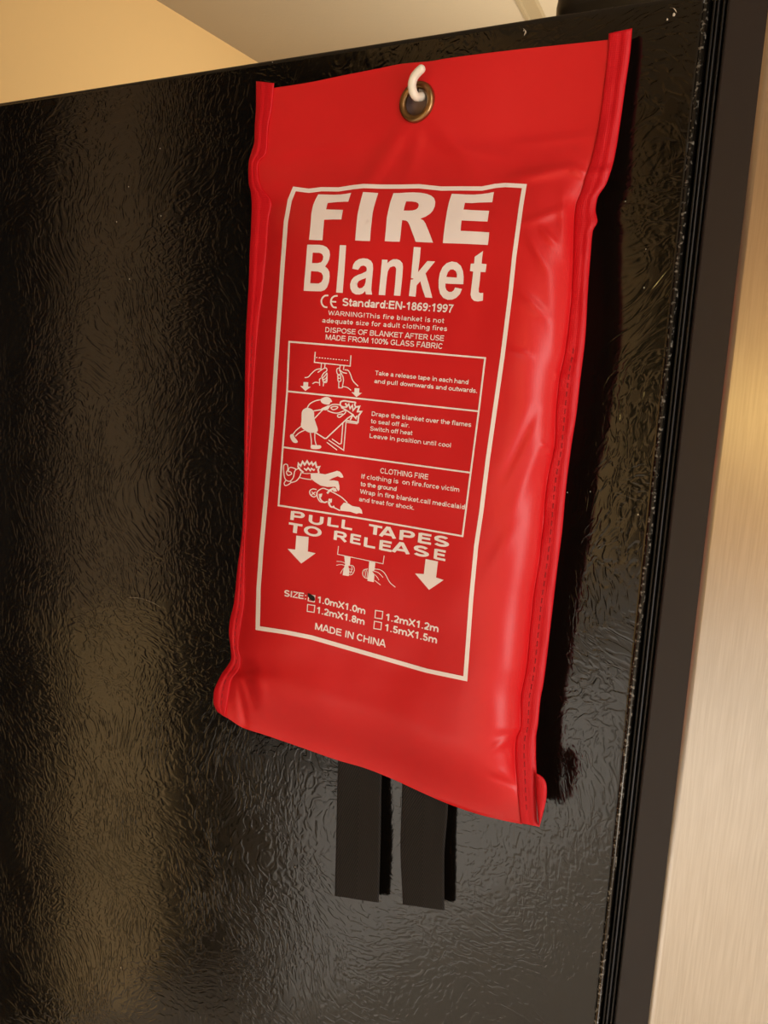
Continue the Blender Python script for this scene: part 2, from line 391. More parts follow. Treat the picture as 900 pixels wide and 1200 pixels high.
def height(px, py):
    t, u = tu(px, py)
    u = min(1, max(0, u)); tt = min(1, max(0, t))
    he = TOP_E + .0025 * math.sin(6 * tt) - .002 * sst(.6, 1, tt)
    rise = sst(.105, .26, tt)
    he += .0075 * sst(.16, .40, tt) * sst(.35, 1.0, u) - .0042 * sst(.55, 1.0, u) * (1 - sst(.08, .22, tt))
    fall = 1 - sst(.90, 1.0, tt) ** 1.5
    swell = .85 + .15 * sst(.2, .75, tt)
    hb = .0155 * rise * fall * swell
    e = abs(2 * u - 1)
    prof = (1 - e ** 5.0) ** 0.85
    h = he + hb * prof
    h += -.0022 * (1 - fall)
    # the flap is held forward by the hook
    d = math.hypot(px - 488, (py - 118))
    h += .0022 * math.exp(-(d / 70) ** 2)
    if 0.0 < t < 1:
        for a, b, wd, mm in FOLDS:
            if abs(px - (a[0] + b[0]) / 2) > 75 or abs(py - (a[1] + b[1]) / 2) > 90: continue
            dd, k = seg_d(px, py, a, b)
            if dd < wd * 2.6: h += mm * .001 * math.exp(-(dd / wd) ** 2) * math.sin(math.pi * (.12 + .76 * k))
        q = noise.noise(Vector((px / 42, py / 60, 3.1))) * .0005 + noise.noise(Vector((px / 95, py / 120, 9.1))) * .0012
        h += q * (.35 + .65 * rise)
    return h
def on(px, py, lift=0.0):
    return pt(px, py, -(height(px, py) + lift))

BO = pt(450, 870, 0)
pouch = empty('fire_blanket_pouch', (BO.x, -0.012, BO.z), 'red cloth fire blanket pouch hanging from a white hook on the black refrigerator side', 'fire blanket')

def grid_mesh(name, f, nu, nv, m, parent, uv=False, hole=None):
    vs = [f(i / nu, j / nv) for j in range(nv + 1) for i in range(nu + 1)]
    fs = []
    for j in range(nv):
        for i in range(nu):
            if hole and hole(i / nu, j / nv): continue
            a = j * (nu + 1) + i; fs.append((a, a + nu + 1, a + nu + 2, a + 1))
    me = bpy.data.meshes.new(name); me.from_pydata(vs, [], fs); me.update()
    if uv:
        L = me.uv_layers.new(name='uv')
        for lp in me.loops:
            v = lp.vertex_index; L.data[lp.index].uv = ((v % (nu + 1)) / nu, (v // (nu + 1)) / nv)
    return link(name, me, m, parent)

# px grid between the inner seams; rows follow the slanting top and bottom edges
def pxy(u, t, back=False):
    # the row's y depends on x and x on y: a few fixed-point steps
    px = 300 + 400 * u
    for _ in range(6):
        py = fT(px) + t * (fB(px) - fT(px))
        px = fLI(py) - 2 + u * (fRI(py) - fLI(py) + 4)
    py = fT(px) + t * (fB(px) - fT(px))
    return px, py
GC = (488.3, 119.5)                                     # eyelet centre
def warp(px, py, k):
    dx, dy = px - GC[0], py - GC[1]; d = math.hypot(dx / 15.5, dy / 18.5)
    return d
NU, NV = 190, 380
cache = [[pxy(i / NU, j / NV) for i in range(NU + 1)] for j in range(NV + 1)]
def front_v(px, py):
    # vertices near the eyelet are pushed out to its hole
    d = warp(px, py, 0)
    if d < 1.0:
        k = 1.0 / max(d, .05); px = GC[0] + (px - GC[0]) * k; py = GC[1] + (py - GC[1]) * k
    return px, py
verts = []; faces = []; dead = set()
for j in range(NV + 1):
    for i in range(NU + 1):
        px, py = cache[j][i]
        if warp(px, py, 0) < .82: dead.add(j * (NU + 1) + i)
        px, py = front_v(px, py); verts.append(on(px, py))
for j in range(NV):
    for i in range(NU):
        a = j * (NU + 1) + i; q = (a, a + NU + 1, a + NU + 2, a + 1)
        if not any(x in dead for x in q): faces.append(q)
me = bpy.data.meshes.new('front_panel'); me.from_pydata(verts, [], faces); me.update()
link('front_panel', me, pouch_red, pouch)
# back of the pouch
def back_h(px, py):
    t, u = tu(px, py); u = min(1, max(0, u)); t = min(1, max(0, t))
    h = height(px, py) - .0009
    e = abs(2 * u - 1)
    k = sst(.12, .22, t) * (1 - sst(.965, 1.0, t)) * (1 - e ** 8)
    return h * (1 - k) + .0022 * k
NB, MB_ = 70, 140
verts = []; faces = []; dead = set()
for j in range(MB_ + 1):
    for i in range(NB + 1):
        px, py = pxy(i / NB, j / MB_)
        if warp(px, py, 0) < .82: dead.add(j * (NB + 1) + i)
        px, py = front_v(px, py); verts.append(pt(px, py, -back_h(px, py)))
for j in range(MB_):
    for i in range(NB):
        a = j * (NB + 1) + i; q = (a, a + 1, a + NB + 2, a + NB + 1)
        if not any(x in dead for x in q): faces.append(q)
me = bpy.data.meshes.new('back_panel'); me.from_pydata(verts, [], faces); me.update()
link('back_panel', me, pouch_red, pouch)

# side bindings: a folded tape with thickness, and a stitch line
def binding(fi, fo, y0, y1, tops, bots, side, stitch_from):
    NVv, NUu = 260, 12
    vf = []; 
    def row(s, u):
        py_i = tops[0] + (bots[0] - tops[0]) * s; py_o = tops[1] + (bots[1] - tops[1]) * s
        xi, xo = fi(py_i), fo(py_o)
        px = xi + (xo - xi) * u; py = py_i + (py_o - py_i) * u
        return px, py
    def hh(px, py, s, u):
        # lies on the seam, rounded over at the outer fold
        base = height(*row(s, 0)) + .0007
        out = -.0016 * (max(0, u - .55) / .45) ** 2 - .0003 * (u < .02)
        ridge = .00035 * math.exp(-((u - .52) / .10) ** 2) * -1
        wob = noise.noise(Vector((side * 9, py / 26, u * 1.5))) * .0004
        return base + out + ridge + wob
    pts = [[None] * (NUu * 2 + 2) for _ in range(NVv + 1)]
    bm = bmesh.new()
    for j in range(NVv + 1):
        s = j / NVv
        for i in range(NUu + 1):
            px, py = row(s, i / NUu); h = hh(px, py, s, i / NUu)
            pts[j][i] = bm.verts.new(pt(px, py, -h))
            pts[j][2 * NUu + 1 - i] = bm.verts.new(pt(px, py, -(h - .0019 + .0006 * (i == NUu))))
    n = 2 * NUu + 2
    for j in range(NVv):
        for i in range(n):
            bm.faces.new((pts[j][i], pts[j + 1][i], pts[j + 1][(i + 1) % n], pts[j][(i + 1) % n]))
    for j in (0, NVv):
        for i in range(NUu): bm.faces.new((pts[j][i], pts[j][i + 1], pts[j][n - 2 - i], pts[j][n - 1 - i]))
    bmesh.ops.recalc_face_normals(bm, faces=bm.faces)
    o = obj('edge_binding', bm, bind_red, pouch, True)
    # stitches
    bs = bmesh.new(); s = stitch_from
    while s < .985:
        L = .0062
        P = []
        for k in range(5):
            ss = s + L * k / 4; u = .43
            px, py = row(ss, u); P.append(pt(px, py, -(hh(px, py, ss, u) + .00012)))
        tube(bs, P, .00016, 6); s += L * 1.75
    so = obj('stitching', bs, thread, o, True); so['kind'] = 'stuff'
    return o, row, hh
bl, rowL, hL = binding(fLI, fLO, 0, 0, (97.5, 95), (839.5, 839.8), -1, 0.40)
br, rowR, hR = binding(fRI, fRO, 0, 0, (39.2, 33), (964.6, 969), 1, 0.40)
# turned-back end of the right binding at the bottom corner
bm = bmesh.new()
Pth = [(628.5, 906), (634, 909), (639, 915), (640.8, 924), (640, 937), (636.5, 953), (632.5, 968)]
Q = spline([(a, b, 0) for a, b in Pth], 6); rows = []
for k, p in enumerate(Q):
    f = k / (len(Q) - 1); inner = 628.2 + 3.5 * f ** 4
    r = []
    for i in range(7):
        u = i / 6; px = inner + (p.x - inner) * u; py = p.y + 4 * (1 - u) * math.sin(math.pi * min(1, f * 1.3))
        r.append(bm.verts.new(pt(px, py, -(.0150 + .0016 * math.sin(math.pi * (.15 + .7 * u))))))
    for i in range(6, -1, -1):
        u = i / 6; px = inner + (p.x - inner) * u; py = p.y + 4 * (1 - u) * math.sin(math.pi * min(1, f * 1.3))
        r.append(bm.verts.new(pt(px, py, -(.0136 + .0006 * u))))
    rows.append(r)
for a, b in zip(rows, rows[1:]):
    for i in range(14): bm.faces.new((a[i], b[i], b[(i + 1) % 14], a[(i + 1) % 14]))
bm.faces.new(rows[0]); bm.faces.new(rows[-1])
bmesh.ops.recalc_face_normals(bm, faces=bm.faces)
obj('binding_end', bm, bind_red, br, True)

# ------------------------------------------------------------------ eyelet
def ring_frame():
    c = on(GC[0], GC[1]); e = .004
    a = on(GC[0] + 30, GC[1]); b = on(GC[0], GC[1] - 30)
    n = (a - c).cross(b - c).normalized()
    if n.y > 0: n = -n
    return c, n
gc = pt(GC[0], GC[1], -height(GC[0], GC[1] + 20))
# fit ellipse axes by the outline in the plane facing the panel normal
gx = (pt(GC[0] + 10, GC[1], gc.y) - pt(GC[0] - 10, GC[1], gc.y)) / 20
RG = .0076
bm = bmesh.new(); n1, n2 = 64, 20
tilt = Matrix.Rotation(math.radians(-4), 3, 'X')
gr = []
for i in range(n1):
    a = 2 * math.pi * i / n1; row_ = []
    for k in range(n2):
        b = 2 * math.pi * k / n2
        rr = .00625 + math.cos(b) * .00145 ; yy = -abs(math.sin(b)) * .0013 if math.sin(b) < 0 else math.sin(b) * .0016
        rr += .0004 * (math.sin(b) > 0) * math.sin(b)
        v = tilt @ Vector((math.cos(a) * rr, yy, math.sin(a) * rr)); row_.append(bm.verts.new(gc + v))
    gr.append(row_)
for i in range(n1):
    for k in range(n2): bm.faces.new((gr[i][k], gr[(i + 1) % n1][k], gr[(i + 1) % n1][(k + 1) % n2], gr[i][(k + 1) % n2]))
bmesh.ops.recalc_face_normals(bm, faces=bm.faces)
e_ = obj('eyelet', bm, brass, pouch, True); e_['label'] = 'aged brass eyelet'

# ------------------------------------------------------------------ white hook
hb = pt(494, 112, 0)
hk = empty('wall_hook', (hb.x, 0.0, hb.z), 'small white hook on the black refrigerator side holding the red pouch by its eyelet', 'hook')
bm = bmesh.new(); box(bm, (hb.x - .0060, -.0084, hb.z - .016), (hb.x + .0105, -.0001, hb.z + .0035), .0014, 4)
o_ = obj('base_plate', bm, hook_grey, hk, True); o_['label'] = 'grey violet plastic base plate'
gy = gc.y
P = [pt(497, 109, -.006), pt(499.0, 110, -.0085), pt(497.5, 112, gy + .0030), pt(492.5, 113.5, gy - .0003), pt(487.5, 113, gy - .0028), pt(484.0, 107.5, gy - .0042), pt(482.8, 99, gy - .0046),
     pt(485.3, 90.5, gy - .0046), pt(490, 84.5, gy - .0046), pt(493.6, 81, gy - .0045)]
Q = spline(P, 8)
bm = bmesh.new(); rads = [.00165] * len(Q); 
# rounded tip
tip = (Q[-1] - Q[-2]).normalized()
for a in (.35, .7, .95): Q.append(P[-1] + tip * .0016 * a); rads.append(.00165 * math.sqrt(1 - a * a))
tube(bm, Q, rads, 16)
obj('hook_arm', bm, white_vinyl, hk, True)
bm = bmesh.new(); c = pt(497.5, 107.5, -.0090)
bmesh.ops.create_uvsphere(bm, u_segments=18, v_segments=12, radius=.0026, matrix=Matrix.Translation(c) @ Matrix.Diagonal((1, .8, 1, 1)))
obj('hook_boss', bm, white_vinyl, hk, True)

# ------------------------------------------------------------------ pull tapes
def tape(L, Rr, y):
    fl = curve1d([(b, a) for a, b in L]); frr = curve1d([(b, a) for a, b in Rr])
    nv, nu = 90, 16
    bm = bmesh.new(); uvl = bm.loops.layers.uv.new('uv'); g = {}
    def P(u, v, k):
        yl = L[0][1] + (L[-1][1] - L[0][1]) * v; yr = Rr[0][1] + (Rr[-1][1] - Rr[0][1]) * v
        px = fl(yl) * (1 - u) + frr(yr) * u; py = yl * (1 - u) + yr * u
        fray = (.5 * noise.noise(Vector((u * 30, 4, 1)))) * (v > .995)
        return pt(px, py + fray, y + .0007 * math.sin(v * 5 + u) + k * .0011)
    for k in (0, 1):
        for j in range(nv + 1):
            for i in range(nu + 1): g[k, j, i] = bm.verts.new(P(i / nu, j / nv, k))
    def fc(q, uvs):
        f = bm.faces.new(q)
        for lp, c in zip(f.loops, uvs): lp[uvl].uv = c
    for k in (0, 1):
        for j in range(nv):
            for i in range(nu):
                q = [(j, i), (j + 1, i), (j + 1, i + 1), (j, i + 1)]
                fc([g[k, a, b] for a, b in q], [(b / nu, a / nv * 3.0) for a, b in q])
    for j in range(nv):
        for i in (0, nu): fc([g[0, j, i], g[0, j + 1, i], g[1, j + 1, i], g[1, j, i]], [(0, 0)] * 4)
    for i in range(nu):
        for j in (0, nv): fc([g[0, j, i], g[0, j, i + 1], g[1, j, i + 1], g[1, j, i]], [(0, 0)] * 4)
    bmesh.ops.recalc_face_normals(bm, faces=bm.faces)
    return obj('pull_tape', bm, web, pouch, True)
a_ = tape([(397, 862), (395, 930), (394, 975), (392.3, 1050)], [(448, 880), (447, 925), (446, 985), (444, 1058)], -.0045)
b_ = tape([(472, 890), (471, 930), (469.2, 990), (472, 1060)], [(526, 912), (525, 945), (520.6, 1010), (520.8, 1067)], -.0048)
a_['label'] = 'left black herringbone pull tape'; b_['label'] = 'right black herringbone pull tape'

# ------------------------------------------------------------------ printing on the front
LIFT = .00022
class Print:
    def __init__(s): s.v = []; s.f = []
    def poly(s, outer, holes=(), cut=0):
        loops = [[Vector((x, y, 0)) for x, y in lp] for lp in [outer] + list(holes)]
        flat = [p for lp in loops for p in lp]
        tris = tessellate_polygon(loops)
        if cut:
            bm = bmesh.new(); V = [bm.verts.new(p) for p in flat]
            for t in tris:
                try: bm.faces.new([V[i] for i in t])
                except ValueError: pass
            xs = [p.x for p in flat]; ys = [p.y for p in flat]
            for lo, hi, n in ((min(xs), max(xs), Vector((1, 0, 0))), (min(ys), max(ys), Vector((0, 1, 0)))):
                c = lo + cut
                while c < hi:
                    bmesh.ops.bisect_plane(bm, geom=bm.verts[:] + bm.edges[:] + bm.faces[:], plane_co=n * c, plane_no=n); c += cut
            bm.verts.ensure_lookup_table(); bm.verts.index_update()
            b = len(s.v); s.v += [v.co.copy() for v in bm.verts]
            s.f += [[b + v.index for v in f.verts] for f in bm.faces]; bm.free()
        else:
            b = len(s.v); s.v += flat; s.f += [[b + i for i in t] for t in tris]
        return s
    def stroke(s, P, wd, close=False, sm=0):
        P = [Vector((p[0], p[1], 0)) for p in P]
        if close: P.append(P[0])
        if sm: P = spline(P, sm)
        # subdivide long runs so the line follows the cloth
        Q = [P[0]]
        for a, b in zip(P, P[1:]):
            n = max(1, int((b - a).length / 4)); Q += [a.lerp(b, (k + 1) / n) for k in range(n)]
        b0 = len(s.v)
        for i, p in enumerate(Q):
            if close and i in (0, len(Q) - 1): d1 = (Q[-1] - Q[-2]).normalized(); d2 = (Q[1] - Q[0]).normalized()
            else:
                d1 = (p - Q[i - 1]).normalized() if i else (Q[1] - Q[0]).normalized()
                d2 = (Q[i + 1] - p).normalized() if i < len(Q) - 1 else d1
            d = (d1 + d2)
            d = d.normalized() if d.length > 1e-4 else d1
            k = 1 / max(.5, d.dot(d1)); nn = Vector((-d.y, d.x, 0)) * wd / 2 * k
            s.v += [p + nn, p - nn]
        for i in range(len(Q) - 1): a = b0 + 2 * i; s.f.append([a, a + 2, a + 3, a + 1])
        return s
    def build(s, name, m=ink, parent=None, lift=LIFT, label=None):
        me = bpy.data.meshes.new(name)
        me.from_pydata([on(v.x, v.y, lift) for v in s.v], [], s.f); me.update()
        bm = bmesh.new(); bm.from_mesh(me)
        for f in bm.faces:
            f.normal_update()
            if f.normal.dot(CAM - f.calc_center_median()) < 0: f.normal_flip()
        bm.to_mesh(me); bm.free()
        o = link(name, me, m, parent or pouch)
        if label: o['label'] = label
        return o
def T(ox, oy, k): return lambda P: [(ox + x / k, oy + y / k) for x, y in P]

# outer frame
outer_pts = [(345, 221.3), (350, 222), (362, 223.6), (376.7, 221.7), (396.7, 222), (414, 219.3), (426, 218), (446, 218.7), (470, 218.7), (491, 218.3), (517, 221), (540, 220.8), (565, 221),
             (580, 217.9), (592, 216.8), (614.5, 218), (610.7, 241), (602.7, 300), (598, 345), (589, 417), (580, 480), (571.7, 538), (564, 600), (558, 640), (552.3, 700), (545.3, 795.5),
             (500, 786), (455, 773), (410, 760), (365, 747), (335, 741), (302, 736), (303, 690), (306.5, 640), (311, 590), (319, 500), (322, 450), (325.5, 395), (331, 313), (335, 260), (339.5, 235)]
Print().stroke(outer_pts, 5.0, close=True).build('printed_border')
bx = Print()
bx.stroke([(339, 400.5), (420, 407), (450, 409.3), (568.5, 419.6), (561, 482), (551.6, 554), (542, 628.3), (420, 607), (326.4, 592.3), (331.4, 524), (336.5, 458)], 2.1, close=True)
bx.stroke([(336.5, 458.5), (420, 467), (561, 482)], 2.0); bx.stroke([(331.4, 524), (420, 536), (551.6, 554)], 2.0)
bx.build('printed_box')

# FIRE
A = T(350, 215, 7.5); B = T(460, 215, 7.5)
p = Print()
p.poly(A([(172, 96), (240, 97), (310, 99), (370, 97), (420, 90), (461, 82), (448, 122), (436, 160), (400, 160), (340, 163), (255, 172), (247, 200), (241, 228), (310, 230), (390, 232), (382, 275), (376, 316), (300, 316), (224, 319), (217, 400), (210, 499), (150, 498), (91, 495), (103, 380), (112, 260), (127, 190), (148, 140)]), cut=5)
p.build('printed_letter')
p = Print()
p.poly(A([(566, 75), (630, 79), (699, 84), (682, 140), (664, 200), (650, 260), (641, 340), (633, 420), (627, 506), (560, 504), (496, 501), (503, 420), (511, 330), (518, 270), (533, 200), (549, 135)]), cut=5)
p.build('printed_letter')
p = Print()
p.poly(B([(8, 85), (60, 84), (120, 80), (180, 78), (250, 82), (300, 91), (340, 107), (366, 130), (376, 162), (372, 200), (356, 236), (330, 266), (290, 292), (245, 309), (272, 325), (290, 352), (310, 400), (334, 460), (356, 520), (280, 517), (203, 513), (188, 470), (165, 410), (148, 362), (135, 338), (118, 326), (84, 322), (76, 400), (70, 460), (63, 512),
          (0, 511), (-69, 507), (-60, 420), (-50, 300), (-40, 250), (-20, 165)]),
       [B([(119, 158), (170, 158), (205, 163), (226, 175), (231, 192), (223, 214), (205, 229), (175, 237), (140, 239), (98, 238), (105, 205)])], cut=5)
p.build('printed_letter')
p = Print()
p.poly(B([(521, 90), (580, 93), (640, 97), (720, 98), (780, 93), (840, 85), (891, 75), (884, 120), (877, 165), (820, 166), (760, 168), (700, 173), (636, 170), (630, 200), (624, 229), (700, 234), (780, 238), (849, 240), (842, 285), (835, 335), (760, 332), (680, 328), (607, 325), (602, 370), (598, 416), (680, 420), (770, 425), (850, 430), (845, 485), (838, 541), (740, 535), (600, 529), (442, 524), (450, 440), (465, 330), (480, 240), (497, 160)]), cut=5)
p.build('printed_letter')
# Blanket
Cc = T(350, 280, 7.5); D = T(460, 280, 7.5)
def smooth_loop(P, n=3):
    P = [Vector((x, y, 0)) for x, y in P]; k = len(P); out = []
    for i in range(k):
        a, b, c, d = P[i - 1], P[i], P[(i + 1) % k], P[(i + 2) % k]
        for s in range(n):
            t = s / n; v = 0.5 * ((2 * b) + (c - a) * t + (2 * a - 5 * b + 4 * c - d) * t * t + (3 * b - a - 3 * c + d) * t ** 3)
            out.append((v.x, v.y))
    return out
Print().poly(Cc([(76, 50), (180, 51), (215, 57), (248, 73), (270, 103), (276, 140), (268, 182), (252, 215), (232, 242), (255, 262), (270, 290), (273, 330), (266, 380), (250, 425), (228, 450), (195, 461), (43, 456)]),
             [Cc([(124, 120), (182, 122), (205, 132), (216, 155), (212, 185), (196, 206), (165, 213), (117, 212)]), Cc([(109, 283), (170, 286), (200, 298), (214, 325), (213, 352), (200, 378), (175, 392), (101, 389)])], cut=5).build('printed_letter')
Print().poly(Cc([(362, 54), (417, 56), (403, 270), (387, 474), (329, 471), (347, 260)]), cut=5).build('printed_letter')
Print().poly(Cc([(523, 272), (471, 262), (480, 225), (500, 195), (530, 177), (565, 170), (605, 174), (636, 192), (652, 222), (654, 262), (648, 330), (641, 400), (638, 450), (646, 489), (591, 488), (584, 458), (562, 480), (535, 489), (500, 487), (470, 470), (454, 436), (452, 398), (464, 362), (485, 336), (520, 316), (560, 302), (596, 283), (598, 256), (587, 240), (568, 234), (545, 240)]),
             [Cc([(592, 343), (555, 357), (527, 371), (515, 395), (517, 422), (535, 434), (557, 430), (578, 410), (588, 380)])], cut=5).build('printed_letter')
Print().poly(Cc([(733, 181), (782, 184), (779, 214), (802, 193), (830, 178), (862, 178)]) + D([(65, 188), (86, 212), (92, 245), (86, 330), (77, 420), (68, 500), (12, 497), (22, 400), (30, 300), (32, 262), (22, 243)]) + Cc([(830, 240), (802, 251), (784, 285), (775, 340), (767, 420), (760, 495), (703, 492), (714, 380), (724, 270)]), cut=5).build('printed_letter')
Print().poly(D([(187, 70), (248, 74), (240, 170), (224, 292), (306, 194), (374, 198), (290, 303), (320, 400), (350, 518), (288, 514), (262, 440), (244, 372), (212, 408), (203, 508), (144, 502), (155, 400), (160, 358), (178, 356), (186, 350), (162, 343), (170, 250)]), cut=5).build('printed_letter')
Print().poly(D([(465, 392), (465, 425), (475, 450), (495, 465), (518, 466), (538, 452), (550, 426), (611, 440), (592, 485), (560, 518), (525, 533), (485, 535), (445, 518), (418, 482), (405, 430), (405, 360), (416, 300), (440, 248), (475, 213), (520, 198), (565, 206), (600, 235), (620, 285), (625, 335), (622, 398), (545, 396)]),
             [D([(473, 334), (520, 337), (565, 340), (566, 310), (555, 282), (533, 268), (508, 270), (487, 292)])], cut=5).build('printed_letter')
Print().poly(D([(796, 105), (788, 160), (783, 217), (826, 222), (817, 292), (774, 290), (767, 370), (757, 440), (758, 468), (772, 476), (797, 474), (794, 542), (750, 550), (715, 543), (694, 522), (686, 490), (692, 430), (702, 350), (709, 286), (680, 283), (688, 217), (717, 216), (722, 157)]), cut=5).build('printed_letter')

